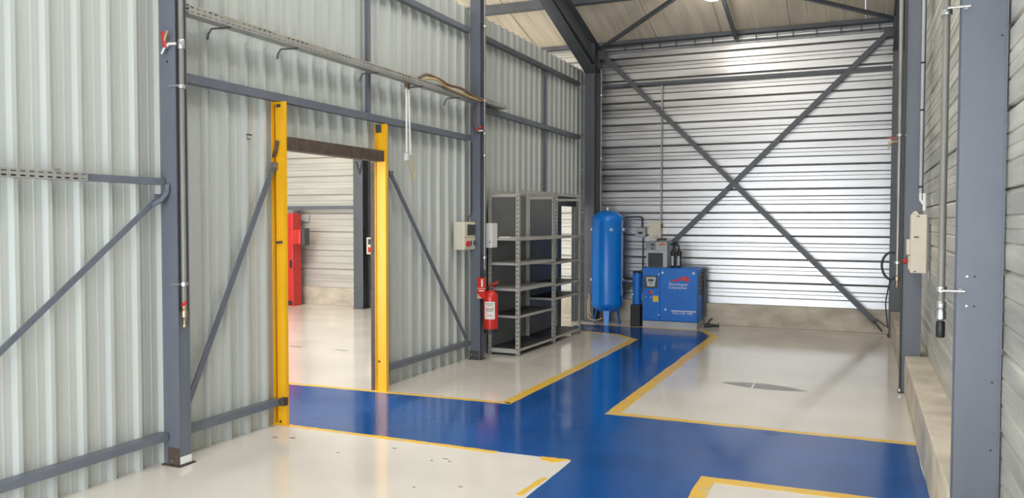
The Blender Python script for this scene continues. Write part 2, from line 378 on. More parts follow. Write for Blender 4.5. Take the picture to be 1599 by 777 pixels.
part('stiffener', MB().box(-4.115, -4.055, 3.93, 4.01, 0.0085, 1.0).box(-4.06, -4.055, 3.93, 4.01, 1.0, 1.01), 'steel', c1)
c2 = column('steel_column', 'dark blue-grey column behind the fire extinguisher, beside the shelves', -4.145, -4.02, 8.36, 8.46, 5.5, G, mt='steel')
part('shoe', MB().box(-4.15, -4.035, 8.352, 8.3595, 0.01, 0.10), 'charcoal', c2, label='dark foot plate with three bolts')
for dx, dz in ((-4.125, .06), (-4.09, .065), (-4.055, .055)):
    part('bolt', disc(MB(), (dx, 8.352, dz), 0.009, (0, -0.008, 0)), 'zinc', c2, smooth=40)
c3 = column('steel_column', 'deep dark corner column behind the blue air tank', -4.06, -3.905, 12.28, 12.60, 4.40, G, along='Y', mt='steel_dark')
r1 = column('steel_column', 'wide blue-grey column nearest on the right wall', 0.387, 0.556, 4.05, 4.16, 6.3, G, tf=0.011)
for px, pz in ((0.456, 1.36), (0.426, 1.36), (0.456, 1.23), (0.426, 1.23), (0.53, 0.9), (0.53, 0.6), (0.54, 2.4)):
    part('bolt_hole', disc(MB(), (px, 4.0495, pz), 0.005, (0, -0.001, 0)), 'dark' if px > 0.44 else 'white', r1)
part('weld_lip', MB().box(0.556, 0.563, 4.045, 4.06, 0.01, 6.3), 'steel', r1)
r2 = column('steel_column', 'slim blue-grey column behind the cream switch box on the right wall', 0.343, 0.506, 8.34, 8.48, 5.5, G, tf=0.011)
part('weld_lip', MB().box(0.506, 0.513, 8.335, 8.35, 0.36, 5.5), 'steel', r2)
r3 = column('steel_column', 'corner column at the right end of the galvanised back wall', 0.36, 0.53, 12.30, 12.60, 4.40, G, mt='steel_dark')
o1 = column('steel_column', 'grey column seen through the doorway, in the neighbouring hall', -8.50, -8.30, 12.36, 12.60, 4.40, G, mt='steel_dark')
o2 = column('steel_column', 'thin grey post behind the red machine in the neighbouring hall', -9.98, -9.88, 12.52, 12.60, 1.80, G, mt='steel_dark', plate=True)

def beam_y(x0, x1, ya, yb, za, zb, d, tf=0.012, tw=0.008):
    # I-beam following the roof slope between ya and yb; top at za/zb, depth d
    mb = MB(); m = (x0+x1)/2
    pf = [(x0, 0), (x1, 0), (x1, -tf), (m+tw/2, -tf), (m+tw/2, -d+tf), (x1, -d+tf), (x1, -d), (x0, -d), (x0, -d+tf), (m-tw/2, -d+tf), (m-tw/2, -tf), (x0, -tf)]
    return mb.prism([(px, ya, za+dz) for px, dz in pf], (0, yb-ya, zb-za))
def rafter(xc, label):
    t = thing('roof_rafter', label, 'rafter', (xc, 8.4, 4.9), 'sloping rafters under the roof')
    part('beam', beam_y(xc-0.09, xc+0.09, 12.60, 4.35, ROOF(12.60)-0.13, ROOF(4.35)-0.13, 0.36), 'steel_dark', t)
    y0, y1 = 12.28, 9.4
    part('haunch', MB().prism([(xc-0.004, y0, ROOF(y0)-0.47), (xc-0.004, y1, ROOF(y1)-0.48), (xc-0.004, y0, ROOF(y0)-0.62)], (0.008, 0, 0)).prism([(xc-0.09, y0, ROOF(y0)-0.62), (xc+0.09, y0, ROOF(y0)-0.62), (xc+0.09, y0, ROOF(y0)-0.632), (xc-0.09, y0, ROOF(y0)-0.632)], (0, y1-y0, ROOF(y1)-0.48-ROOF(y0)+0.62)), 'steel_dark', t)
    return t
rafter(-3.965, 'dark haunched rafter rising above the blue air tank')
rafter(0.445, 'dark haunched rafter along the right wall')
rafter(-8.40, 'dark haunched rafter over the neighbouring hall')
for i, y in enumerate((12.62, 11.2, 9.5, 7.8, 6.1)):
    lb = ['dark eave beam along the top of the back wall', 'dark roof purlin crossing over the rafter above the tank', 'third roof purlin from the back wall', 'fourth roof purlin from the back wall', 'fifth roof purlin from the back wall'][i]
    zt = ROOF(y); dd = 0.07 if i == 0 else 0.145
    mb = MB().prism([(-12.9, y-0.03, zt-0.005), (-12.9, y+0.03, zt-0.015), (-12.9, y+0.03, zt-0.035), (-12.9, y-0.022, zt-0.02), (-12.9, y-0.022, zt-dd+0.025), (-12.9, y+0.03, zt-dd+0.01), (-12.9, y+0.03, zt-dd), (-12.9, y-0.03, zt-dd+0.015)], (13.3, 0, 0))
    single('roof_purlin', mb, 'steel_dark', lb, 'purlin', 'purlins across the roof')
# ticks of the eave trim: small clips along the eave beam
eave = MB()
tclip = thing('eave_trim', 'thin dark clipped trim under the eave beam of the back wall', 'trim', (-1.8, 12.6, 4.25))
part('rail', MB().box(-3.86, 0.35, 12.62, 12.66, 4.315, 4.335), 'steel_dark', tclip)
for k in range(14):
    xx = -3.55 + k*0.29 + random.uniform(-0.06, 0.06)
    part('clip', MB().box(xx, xx+0.012, 12.60, 12.63, 4.30, 4.39), 'charcoal', tclip)
zb = lambda y: ROOF(y)-0.17
single('roof_brace', MB().bar((-3.85, 12.45, zb(12.45)), (0.33, 8.9, zb(8.9)), 0.05, 0.05), 'steel_dark', 'diagonal roof brace rising from the corner above the air tank', 'brace', 'diagonal roof braces')
single('roof_brace', MB().bar((0.33, 12.28, zb(12.28)-0.02), (-3.85, 9.3, zb(9.3)-0.06), 0.05, 0.05), 'steel_dark', 'diagonal roof brace rising from the right rear corner', 'brace', 'diagonal roof braces')
single('roof_strut', MB().bar((-1.775, 12.52, ROOF(12.52)-0.16), (-1.82, 9.5, ROOF(9.5)-0.16), 0.05, 0.05), 'steel_dark', 'short dark strut beside the lit lamp, rising from the back wall', 'strut')
# wall bracing on the back wall
def cross(p, q, label, dy):
    d = (Vector(q)-Vector(p)).normalized(); n = d.cross(Vector((0, 1, 0))).normalized()
    t = thing('wall_brace', label, 'brace', ((p[0]+q[0])/2, p[1], min(p[2], q[2])), 'crossed diagonal braces on the back wall')
    part('bar', MB().angle(Vector(p)-n*0.035, Vector(q)-n*0.035, 0.07, 0.008, n, (0, 1, 0)), 'steel_dark', t)
    g = Vector(p)
    part('gusset', MB().box(g.x-0.06, g.x+0.06, g.y-0.008, g.y, g.z-0.07, g.z+0.07), 'steel_dark', t)
    return t
b1 = cross((-3.86, 12.52, 4.26), (0.20, 12.52, 0.16), 'diagonal brace falling from top left to the right floor corner', 0)
part('tie_rod', MB().tube([(0.16, 12.51, 0.20), (0.28, 12.50, 0.05)], 0.012, 8), 'charcoal', b1, smooth=40)
part('tie_rod', MB().tube([(0.20, 12.51, 0.22), (0.33, 12.52, 0.12)], 0.008, 8), 'charcoal', b1, smooth=40)
b2 = cross((0.30, 12.59, 4.26), (-3.80, 12.59, 0.20), 'diagonal brace falling from top right to behind the compressor', 0)
single('wall_girt', MB().box(-3.86, 0.35, 12.60, 12.66, 3.745, 3.79), 'steel_dark', 'dark horizontal girt high across the galvanised back wall', 'girt', 'horizontal girts')
single('wall_girt', MB().box(-10.6, -8.51, 12.58, 12.66, 1.82, 1.88), 'steel', 'grey horizontal girt seen through the doorway', 'girt', 'horizontal girts')

# girts of the left partition
def girt(ya, yb, z0, z1, label, x1=-4.135, mt='steel', cap=True):
    t = thing('wall_girt', label, 'girt', (-4.17, (ya+yb)/2, z0), 'horizontal girts')
    xb = -4.205
    part('channel', MB().prism([(xb, ya, z0), (x1, ya, z0), (x1, ya, z1), (xb, ya, z1), (xb, ya, z1-0.004), (x1-0.004, ya, z1-0.004), (x1-0.004, ya, z0+0.004), (xb, ya, z0+0.004)], (0, yb-ya, 0)), mt, t)
    return t
girt(-3.9, 3.91, 0.165, 0.215, 'low girt on the near left wall, left of the nearest column')
girt(3.33, 3.91, 1.83, 1.872, 'short grey girt meeting the nearest left column at eye height')
g2 = girt(4.03, 5.03, 0.165, 0.215, 'low girt between the nearest left column and the near yellow post')
part('end_cap', MB().box(-4.13, -4.09, 5.0, 5.052, 0.165, 0.225), 'rust', g2)
girt(6.53, 8.35, 0.165, 0.215, 'low girt between the far yellow post and the column by the extinguisher')
girt(4.03, 8.35, 2.52, 2.58, 'long girt above the yellow doorway, left of the column by the extinguisher')
girt(4.03, 8.35, 3.745, 3.80, 'highest girt of the middle bay, above the cable tray')
girt(8.47, 12.27, 3.745, 3.80, 'highest girt of the far bay, above the shelves', mt='steel_dark')
girt(8.47, 12.27, 2.90, 2.965, 'middle girt of the far bay, above the shelves')
single('wall_stud', MB().box(-4.205, -4.175, 6.31, 6.36, 2.585, 3.74), 'steel', 'upright grey stud above the doorway between two girts', 'stud', 'upright studs')
single('wall_stud', MB().box(-4.205, -4.175, 10.83, 10.88, 2.97, 3.74), 'steel', 'upright grey stud between the two far-bay girts', 'stud', 'upright studs')
single('wall_stud', MB().box(-4.205, -4.175, 10.83, 10.88, 0.0, 2.895), 'steel', 'upright grey stud behind the shelves in the far bay', 'stud', 'upright studs')

# diagonal flat braces on the partition
def flat(p, q, label, w=0.045):
    t = thing('wall_brace', label, 'brace', (p[0], (p[1]+q[1])/2, min(p[2], q[2])), 'diagonal braces on the partition')
    part('bar', MB().bar(p, q, w, 0.012, (1, 0, 0)), 'steel', t)
    part('gusset', MB().box(p[0]-0.004, p[0]+0.012, p[1]-0.03, p[1]+0.03, p[2]-0.03, p[2]+0.03), 'steel', t)
    part('bolt', disc(MB(), (p[0]+0.012, p[1], p[2]), 0.010, (0.012, 0, 0)), 'zinc', t, smooth=40)
    return t
flat((-4.16, 3.87, 1.74), (-4.16, 2.2, 0.42), 'grey diagonal brace at the far left, left of the nearest column', 0.035)
flat((-4.17, 5.00, 2.02), (-4.17, 4.10, 0.34), 'grey diagonal brace between the nearest column and the near yellow post')
flat((-4.17, 6.69, 2.05), (-4.17, 8.30, 0.25), 'grey diagonal brace right of the far yellow post')
# small bracket where girt and brace meet at the near column
t = thing('gusset_bracket', 'small hooked bracket under the short girt at the nearest column', 'bracket', (-4.13, 3.87, 1.74))
part('tube', MB().tube([(-4.12, 3.80, 1.70), (-4.12, 3.86, 1.73), (-4.11, 3.90, 1.78), (-4.11, 3.905, 1.83)], 0.016, 8), 'steel', t, smooth=40)
part('bolt', disc(MB(), (-4.105, 3.885, 1.80), 0.010, (0.015, 0, 0)), 'zinc', t, smooth=40)

# ================================================================== DOORWAYS
df = thing('door_frame', 'yellow steel door posts with a dark brown lintel in the partition', 'door frame', (-4.15, 5.8, 0))
def ypost(y0, y1, h):
    x0, x1 = -4.215, -4.092
    p = part('post', MB().hsec(x0, x1, y0, y1, 0.0, h, 0.008, 0.006, 'Y'), 'yellow', df)
    return p
p1 = part('post', MB().hsec(-4.222, -4.100, 5.04, 5.075, 0.0, 2.52, 0.008, 0.006, 'X'), 'yellow', df)
part('front_plate', MB().box(-4.185, -4.107, 5.046, 5.052, 0.0, 2.515), 'yellow', p1)
part('seam', MB().box(-4.200, -4.188, 5.043, 5.047, 0.02, 2.5), 'yellow_grime', p1)
part('top_notch', MB().box(-4.175, -4.135, 5.044, 5.047, 2.475, 2.50), 'charcoal', p1)
part('bolt', disc(MB(), (-4.155, 5.046, 0.03), 0.010, (0, -0.01, 0)), 'rust', p1, smooth=40)
part('hook', MB().tube([(-4.190, 5.04, 2.13), (-4.185, 5.02, 2.10), (-4.165, 5.01, 2.115), (-4.155, 5.012, 2.16), (-4.155, 5.03, 2.215)], 0.014, 8), 'rust', p1, smooth=50)
part('latch', MB().tube([(-4.17, 5.03, 1.43), (-4.12, 5.03, 1.435)], 0.010, 8), 'charcoal', p1, smooth=40)
p2 = part('post', MB().hsec(-4.19, -4.07, 6.44, 6.48, 0.0, 2.50, 0.008, 0.006, 'X'), 'yellow', df)
part('front_plate', MB().box(-4.165, -4.079, 6.446, 6.452, 0.0, 2.42), 'yellow', p2)
part('top_notch', MB().box(-4.178, -4.12, 6.444, 6.4465, 2.42, 2.495), 'charcoal', p2)
part('bolt', disc(MB(), (-4.15, 6.446, 0.28), 0.010, (0, -0.01, 0)), 'rust', p2, smooth=40)
part('lintel', MB().box(-4.115, -4.085, 5.077, 6.438, 2.15, 2.25).box(-4.19, -4.115, 5.077, 6.438, 2.15, 2.162), 'rust', df, label='dark brown lintel beam')
part('jamb', MB().box(-4.24, -4.195, 6.445, 6.475, 0.0, 2.145), 'rust', df, label='dark brown jamb strip')
part('roller_bracket', MB().tube([(-4.22, 6.18, 2.145), (-4.22, 6.24, 2.03), (-4.22, 6.28, 2.145)], 0.010, 6), 'charcoal', df)
# low side door behind the shelves
ds = thing('side_door_frame', 'dark frame of the narrow side opening behind the rear shelf unit', 'door frame', (-4.2, 11.8, 0))
part('door_leaf', MB().box(-4.205, -4.185, 11.20, 11.55, 0, 2.0), 'charcoal', ds)
part('header', MB().box(-4.205, -4.185, 11.55, 12.24, 1.83, 2.0), 'charcoal', ds)
part('jamb', MB().box(-4.205, -4.185, 12.20, 12.24, 0, 1.83), 'charcoal', ds)

# ================================================================== CABLE TRAYS AND CABLES
def perforated(mb, y0, y1, z0, z1, x, n, rows=2, th=0.002):
    # real slots: ring of quads round each hole, two skins
    ph = (z1-z0)/rows; pw = (y1-y0)/n
    for xx in (x, x-th):
        for i in range(n):
            for j in range(rows):
                a, b, c, d = y0+i*pw, y0+(i+1)*pw, z0+j*ph, z0+(j+1)*ph
                ha, hb, hc, hd = a+pw*.22, b-pw*.22, c+ph*.34, d-ph*.34
                vs = [(xx,a,c),(xx,b,c),(xx,b,d),(xx,a,d),(xx,ha,hc),(xx,hb,hc),(xx,hb,hd),(xx,ha,hd)]
                fs = [(0,1,5,4),(1,2,6,5),(2,3,7,6),(3,0,4,7)]
                if xx != x: fs = [f[::-1] for f in fs]
                mb.add(vs, fs)
    return mb
t = thing('cable_tray', 'perforated grey cable tray at eye height on the near left wall', 'cable tray', (-4.13, 2.0, 1.83), 'cable trays')
part('side_rail', perforated(MB(), 0.8, 3.33, 1.828, 1.876, -4.12, 48), 'tray', t)
part('tray_floor', MB().box(-4.20, -4.122, 0.8, 3.33, 1.828, 1.831), 'tray', t)
part('wall_rail', MB().box(-4.205, -4.20, 0.8, 3.33, 1.828, 1.876), 'tray', t)
part('clip', MB().box(-4.125, -4.115, 3.12, 3.15, 1.872, 1.892), 'zinc', t)
t = thing('cable_tray', 'long grey cable tray high on the partition, above the doorway', 'cable tray', (-4.08, 6.5, 2.93), 'cable trays')
part('side_rail', perforated(MB(), 4.03, 8.34, 2.945, 3.005, -4.035, 80), 'tray', t)
part('tray_floor', MB().box(-4.125, -4.037, 4.03, 8.34, 2.945, 2.948), 'tray', t)
part('wall_rail', MB().box(-4.129, -4.125, 4.03, 8.34, 2.945, 3.005), 'tray', t)
for y in (4.42, 5.15, 6.28, 7.10, 7.9):
    part('support_arm', MB().tube([(-4.21, y-0.05, 2.86), (-4.20, y-0.05, 2.90), (-4.18, y-0.04, 2.935), (-4.12, y, 2.942), (-4.05, y, 2.942)], 0.007, 6), 'charcoal', t, smooth=50)
t = thing('cable_tray', 'short grey cable tray stub just right of the extinguisher column', 'cable tray', (-4.08, 8.8, 2.93), 'cable trays')
part('side_rail', perforated(MB(), 8.47, 9.15, 2.975, 3.025, -4.035, 14), 'tray', t)
part('tray_floor', MB().box(-4.205, -4.037, 8.47, 9.15, 2.975, 2.978), 'tray', t)
single('cable', MB().tube([(-4.15, 0.85, 1.851), (-4.15, 2.0, 1.853), (-4.152, 3.28, 1.850)], 0.018, 8), 'dark', 'black bundle added inside the perforated eye-height tray to darken its slots', 'cable', smooth=50)  # added bundle, stands in for the shade inside the tray
# cables lying along the long tray
def wavy(y0, y1, x, z, n, jx, jz):
    return [(x+random.uniform(-jx, jx), y0+(y1-y0)*i/n, z+random.uniform(0, jz)) for i in range(n+1)]
for k, (x, zz) in enumerate(((-4.06, 2.990), (-4.078, 3.000), (-4.096, 2.992))):
    single('cable', MB().tube(wavy(4.05, 8.30, x, zz, 40, 0.006, 0.022), 0.008, 6), ['tan_cable', 'ltgrey', 'ltgrey'][k], ['outer cable lying in the long cable tray', 'middle cable lying in the long cable tray', 'inner cable lying in the long cable tray'][k], 'cable', 'cables in the long tray', smooth=60)
def hang(pts, r, m, label, cat='cable', group=None, n=8):
    # Catmull-Rom through pts
    P = [Vector(p) for p in pts]; Q = [P[0]]+P+[P[-1]]; out = []
    for i in range(1, len(Q)-2):
        for k in range(6):
            u = k/6; a, b, c, d = Q[i-1], Q[i], Q[i+1], Q[i+2]
            out.append(0.5*((2*b)+(-a+c)*u+(2*a-5*b+4*c-d)*u*u+(-a+3*b-3*c+d)*u**3))
    out.append(P[-1])
    mb = MB().tube(out, r, n)
    return single('cable' if cat == 'cable' else cat.replace(' ', '_'), mb, m, label, cat, group, smooth=60) if label else mb
hang([(-4.05,7.02,3.01),(-4.03,7.15,3.065),(-4.03,7.4,3.06),(-4.02,7.6,3.03),(-4.02,7.85,3.04),(-4.02,8.05,3.02),(-4.01,8.2,2.99),(-4.0,8.34,2.985),(-4.0,8.44,3.0)], 0.015, 'brown_cable', 'thick brown cable sagging over the tray left of the column', group='brown cables')
hang([(-4.05,7.05,3.00),(-4.02,7.3,3.045),(-4.015,7.55,3.0),(-4.02,7.8,2.99),(-4.01,8.05,2.975),(-4.01,8.33,2.97),(-4.0,8.42,2.99)], 0.012, 'tan_cable', 'tan cable sagging over the tray left of the column', group='brown cables')
hang([(-4.08,8.345,2.96),(-4.10,8.33,2.80),(-4.09,8.325,2.66),(-4.05,8.32,2.60),(-4.0,8.33,2.62)], 0.008, 'charcoal', 'dark hose looping down the front of the extinguisher column', 'hose', 'hoses on the column')
hang([(-4.06,8.345,2.96),(-4.085,8.33,2.82),(-4.07,8.325,2.70),(-4.04,8.32,2.63),(-4.0,8.32,2.61)], 0.007, 'brown_cable', 'brown hose looping down the front of the extinguisher column', 'hose', 'hoses on the column')
# pair of white tubes hanging with a tan cord loop
t = thing('hanging_conduit', 'two white tubes hanging from the tray with a tan cord loop', 'conduit', (-4.11, 6.92, 2.0))
part('tube', MB().tube([(-4.11, 6.885, 2.90), (-4.11, 6.885, 2.27)], 0.010, 8), 'white', t, smooth=40)
part('tube', MB().tube([(-4.11, 6.925, 2.90), (-4.11, 6.955, 2.25)], 0.010, 8), 'white', t, smooth=40)
part('clip', MB().box(-4.13, -4.095, 6.88, 6.935, 2.89, 2.945), 'brown_cable', t)
part('cord_loop', hang([(-4.10,6.955,2.25),(-4.09,6.99,2.20),(-4.09,7.0,2.12),(-4.09,6.97,2.05),(-4.09,6.955,1.99),(-4.09,6.94,2.06),(-4.09,6.90,2.14),(-4.09,6.87,2.22),(-4.10,6.885,2.27)], 0.006, None, None), 'tan_cable', t, smooth=60)
part('connector', MB().box(-4.11, -4.08, 6.84, 6.87, 2.19, 2.26), 'white', t)

# ================================================================== PIPES WITH VALVES
def pipe(x, y, z0, z1, r, label, clamps=(), arm=None, m='galv_pipe'):
    t = thing('air_pipe', label, 'pipe', (x, y, z0), 'vertical air pipes')
    part('pipe_run', MB().tube([(x, y, z0), (x, y, z1)], r, 14), m, t, smooth=40)
    for cz in clamps:
        c = part('clamp', MB().lathe([(r+0.004, -0.014), (r+0.009, -0.012), (r+0.009, 0.012), (r+0.004, 0.014)], (x, y, cz), 14), 'zinc', t, smooth=40)
        if arm:
            part('clamp_arm', MB().tube([(x, y-r-0.004 if arm[1] < 0 else y, cz), (x, y+arm[1], cz), (x+arm[0], y+arm[1], cz)], 0.006, 8), 'zinc', c, smooth=40)
            part('clamp_nut', MB().lathe([(0.011, -0.008), (0.011, 0.008)], (x+arm[0]*0.8, y+arm[1]*0.8, cz), 6, 'X'), 'zinc', c)
    return t
def valve_down(t, x, y, z, r, handle, m_end='zinc'):
    v = part('valve', MB().lathe([(r*0.9, 0), (r*1.35, -0.01), (r*1.35, -0.03), (r*1.1, -0.035), (r*1.5, -0.05), (r*1.5, -0.085), (r*1.1, -0.09), (r*0.8, -0.10), (r*0.8, -0.13), (r*1.1, -0.132), (r*1.1, -0.15), (r*.6, -0.152)], (x, y, z), 12), 'brass', t, smooth=40)
    part('handle', MB().prism([(x+0.005, y-0.02, z-0.02), (x+handle[0], y+handle[1], z+handle[2]), (x+handle[0], y+handle[1], z+handle[2]+0.018), (x+0.005, y-0.02, z+0.0)], (0, -0.008, 0)), 'red', v)
    return v
t = pipe(-4.030, 3.955, 1.06, 4.10, 0.017, 'grey air pipe down the nearest left column, red valve at its end', (2.46, 1.19), (-0.07, -0.046), 'dull_pipe')
valve_down(t, -4.030, 3.955, 1.06, 0.014, (0.045, -0.02, 0.01))
v = part('valve', MB().tube([(-4.045, 3.93, 2.73), (-4.08, 3.90, 2.725), (-4.10, 3.885, 2.70), (-4.115, 3.875, 2.66)], [0.012, 0.016, 0.014, 0.010], 10), 'zinc', t, smooth=40)
part('handle', MB().bar((-4.112, 3.88, 2.80), (-4.085, 3.875, 2.70), 0.012, 0.02), 'red', v)
part('handle', MB().bar((-4.085, 3.87, 2.74), (-4.055, 3.865, 2.80), 0.010, 0.008), 'tan_cable', v)
part('tee', MB().lathe([(0.022, -0.03), (0.024, -0.025), (0.024, 0.025), (0.022, 0.03)], (-4.030, 3.955, 2.73), 12), 'zinc', t, smooth=40)
t = pipe(-3.995, 8.425, 1.02, 5.4, 0.014, 'slim air pipe on the column by the fire extinguisher', (3.82, 2.98, 2.60, 2.35, 1.18), (-0.03, 0.0))
v = part('valve', MB().tube([(-3.995, 8.425, 2.63), (-3.995, 8.36, 2.63), (-4.03, 8.33, 2.62)], 0.011, 8), 'zinc', t, smooth=40)
part('handle', MB().bar((-4.04, 8.33, 2.64), (-3.985, 8.33, 2.67), 0.01, 0.02), 'red', v)
part('end_cap', MB().lathe([(0.018, -0.05), (0.018, 0.02)], (-3.995, 8.425, 1.02), 10), 'charcoal', t, smooth=40)
pipe(-3.845, 12.44, 1.65, 4.0, 0.014, 'thin pipe on the corner column above the air tank', (3.6, 2.6), None)
t = pipe(0.333, 4.13, 1.16, 6.0, 0.016, 'grey air pipe beside the wide right column with a black end', (2.535, 1.295), (0.085, -0.095), 'dull_pipe')
v = part('valve', MB().lathe([(0.018, 0.05), (0.022, 0.045), (0.022, 0.02), (0.019, 0.015), (0.023, 0.0), (0.023, -0.03), (0.017, -0.035)], (0.333, 4.13, 1.19), 12), 'zinc', t, smooth=40)
part('end_plug', MB().lathe([(0.015, 0), (0.019, -0.005), (0.019, -0.07), (0.015, -0.075)], (0.333, 4.13, 1.15), 12), 'dark', t, smooth=40)
t = pipe(0.305, 8.33, 1.10, 5.3, 0.020, 'bright air pipe left of the slim right column with a hose loop', (2.40, 1.22), (0.06, 0.01))
v = part('valve', MB().tube([(0.305, 8.33, 2.34), (0.26, 8.31, 2.34), (0.225, 8.31, 2.33), (0.215, 8.31, 2.28)], [0.012, 0.014, 0.012, 0.009], 8), 'brass', t, smooth=40)
part('handle', MB().bar((0.20, 8.30, 2.375), (0.28, 8.30, 2.37), 0.01, 0.008), 'red', v)
v = part('valve', MB().lathe([(0.012, 0), (0.022, -0.01), (0.022, -0.05), (0.012, -0.055), (0.012, -0.1), (0.008, -0.12)], (0.305, 8.33, 1.10), 10), 'brass', t, smooth=40)
part('hose_loop', hang([(0.295,8.33,1.09),(0.25,8.33,1.06),(0.20,8.33,1.10),(0.175,8.33,1.18),(0.19,8.33,1.26),(0.235,8.33,1.31),(0.29,8.33,1.31)], 0.011, None, None), 'dark', t, smooth=60)
hang([(0.25,8.34,1.06),(0.215,8.36,0.85),(0.225,8.37,0.70),(0.235,8.38,0.60)], 0.006, 'dark', 'thin black hose hanging down by the slim right column', 'hose')
pipe(0.343, 8.325, 0.02, 4.8, 0.009, 'thin dark rod along the edge of the slim right column', (0.03,), None, 'charcoal')
t = thing('conduit', 'pale conduit running down to the cream switch box', 'conduit', (0.487, 8.31, 1.7))
part('tube', MB().tube([(0.487, 8.31, 5.4), (0.487, 8.31, 1.86)], 0.014, 10), 'ltgrey', t, smooth=40)
for cz in (3.05, 2.62, 1.92): part('clip', MB().lathe([(0.016, -0.008), (0.019, -0.006), (0.019, 0.006), (0.016, 0.008)], (0.487, 8.31, cz), 10), 'dark', t, smooth=40)
part('tube', MB().tube([(0.52, 8.30, 1.86), (0.52, 8.30, 1.70)], 0.016, 10), 'white', t, smooth=40)
part('elbow', MB().tube([(0.487, 8.31, 1.87), (0.487, 8.30, 1.80), (0.505, 8.30, 1.77), (0.52, 8.30, 1.76)], 0.013, 8), 'white', t, smooth=40)

# ================================================================== ELECTRICAL BOXES
t = thing('switch_box', 'cream switch box with red button on the slim right column', 'switch box', (0.46, 8.23, 1.13))
part('casing', MB().box(0.402, 0.535, 8.13, 8.33, 1.135, 1.665), 'cream', t, bevel=0.008)
part('front_cover', MB().box(0.372, 0.4018, 8.14, 8.32, 1.30, 1.44), 'cream', t, bevel=0.006)
part('front_cover', MB().box(0.388, 0.4018, 8.14, 8.32, 1.165, 1.295), 'cream', t, bevel=0.004)
part('stop_button', MB().lathe([(0.012, 0.0), (0.012, -0.01), (0.026, -0.014), (0.026, -0.034), (0.016, -0.042)], (0.388, 8.21, 1.24), 14, 'X'), 'red', t, smooth=40)
part('hinge_slot', MB().box(0.43, 0.47, 8.127, 8.1295, 1.455, 1.467), 'charcoal', t)
part('screw', MB().box(0.45, 0.475, 8.127, 8.1295, 1.645, 1.653), 'charcoal', t)
part('screw', MB().box(0.43, 0.455, 8.127, 8.1295, 1.147, 1.155), 'charcoal', t)
part('cable_gland', MB().prism([(0.41, 8.16, 1.667), (0.47, 8.16, 1.667), (0.45, 8.16, 1.695), (0.43, 8.16, 1.695)], (0, 0.06, 0)), 'cream', t)

t = thing('control_box', 'cream control box with display and red button left of the column', 'control box', (-4.13, 8.2, 1.27))
part('casing', MB().box(-4.205, -4.078, 8.06, 8.345, 1.275, 1.59), 'cream', t, bevel=0.008)
part('lid', MB().box(-4.077, -4.068, 8.07, 8.335, 1.42, 1.58), 'cream', t, bevel=0.003)
part('lid', MB().box(-4.077, -4.068, 8.07, 8.335, 1.285, 1.41), 'cream', t, bevel=0.003)
part('display', MB().box(-4.0675, -4.064, 8.13, 8.32, 1.44, 1.56), 'glass_dark', t, label='dark display window')
part('stop_button', MB().lathe([(0.014, 0), (0.034, 0.006), (0.034, 0.022), (0.02, 0.028)], (-4.068, 8.125, 1.345), 16, 'X'), 'red', t, smooth=40)
for yy, zz in ((8.21, 1.35), (8.29, 1.35)):
    sk = part('socket', MB().box(-4.0675, -4.06, yy-0.027, yy+0.027, zz-0.038, zz+0.038), 'ltgrey', t)
    part('flap', MB().box(-4.0595, -4.058, yy-0.018, yy+0.018, zz-0.025, zz+0.025), 'charcoal', sk)
for yy in (8.11, 8.2, 8.28): part('cable_gland', MB().lathe([(0.012, 0), (0.012, -0.02)], (-4.13, yy, 1.2745), 10), 'ltgrey', t, smooth=40)
hang([(-4.12,8.25,1.585),(-4.12,8.26,1.64),(-4.12,8.30,1.66),(-4.12,8.335,1.70),(-4.12,8.342,1.9),(-4.12,8.342,2.5)], 0.006, 'dark', 'black cable rising from the control box with the display')
t = thing('junction_box', 'small white wall box right of the column above the extinguisher', 'junction box', (-4.0, 8.7, 1.27))
part('casing', MB().box(-4.085, -3.99, 8.60, 8.76, 1.285, 1.575), 'white', t, bevel=0.005)
part('lid', MB().box(-3.9895, -3.982, 8.605, 8.755, 1.29, 1.57), 'white', t, bevel=0.002)
for dx in (-4.02, -4.005): part('hole', MB().box(dx, dx+0.008, 8.598, 8.5995, 1.345, 1.36), 'charcoal', t)

# boxes on the back wall
t = thing('switch_box', 'cream box on the back wall above the compressor', 'switch box', (-2.99, 12.6, 1.33))
part('casing', MB().box(-3.09, -2.90, 12.55, 12.67, 1.335, 1.585), 'cream', t, bevel=0.006)
part('lid', MB().box(-3.085, -2.905, 12.544, 12.5495, 1.34, 1.58), 'cream', t, bevel=0.002)
part('button', disc(MB(), (-2.99, 12.5435, 1.365), 0.008, (0, -0.006, 0)), 'red', t)
part('button', disc(MB(), (-2.95, 12.5435, 1.365), 0.008, (0, -0.006, 0)), 'charcoal', t)
part('hinge', MB().box(-2.899, -2.885, 12.56, 12.60, 1.50, 1.56), 'charcoal', t)
t = thing('junction_box', 'small grey box between the tank and the cream box', 'junction box', (-3.225, 12.6, 1.35))
part('casing', MB().box(-3.31, -3.145, 12.56, 12.67, 1.35, 1.49), 'ltgrey', t, bevel=0.006)
part('window', MB().box(-3.26, -3.19, 12.556, 12.5598, 1.40, 1.435), 'dark', t)
hang([(-3.44,12.45,1.665),(-3.3,12.60,1.67),(-3.22,12.62,1.66),(-3.215,12.63,1.60),(-3.215,12.63,1.50)], 0.011, 'dark', 'black pipe bending from the tank down to the small grey box', 'pipe')
single('conduit', MB().tube([(-3.20, 12.63, 1.345), (-3.20, 12.63, 0.45)], 0.009, 8), 'charcoal', 'thin dark conduit falling from the small grey box', 'conduit', smooth=40)
single('conduit', MB().tube([(-2.915, 12.64, 3.74), (-2.915, 12.64, 1.595)], 0.012, 8), 'ltgrey', 'thin grey conduit dropping down the back wall to the cream box', 'conduit', smooth=40)

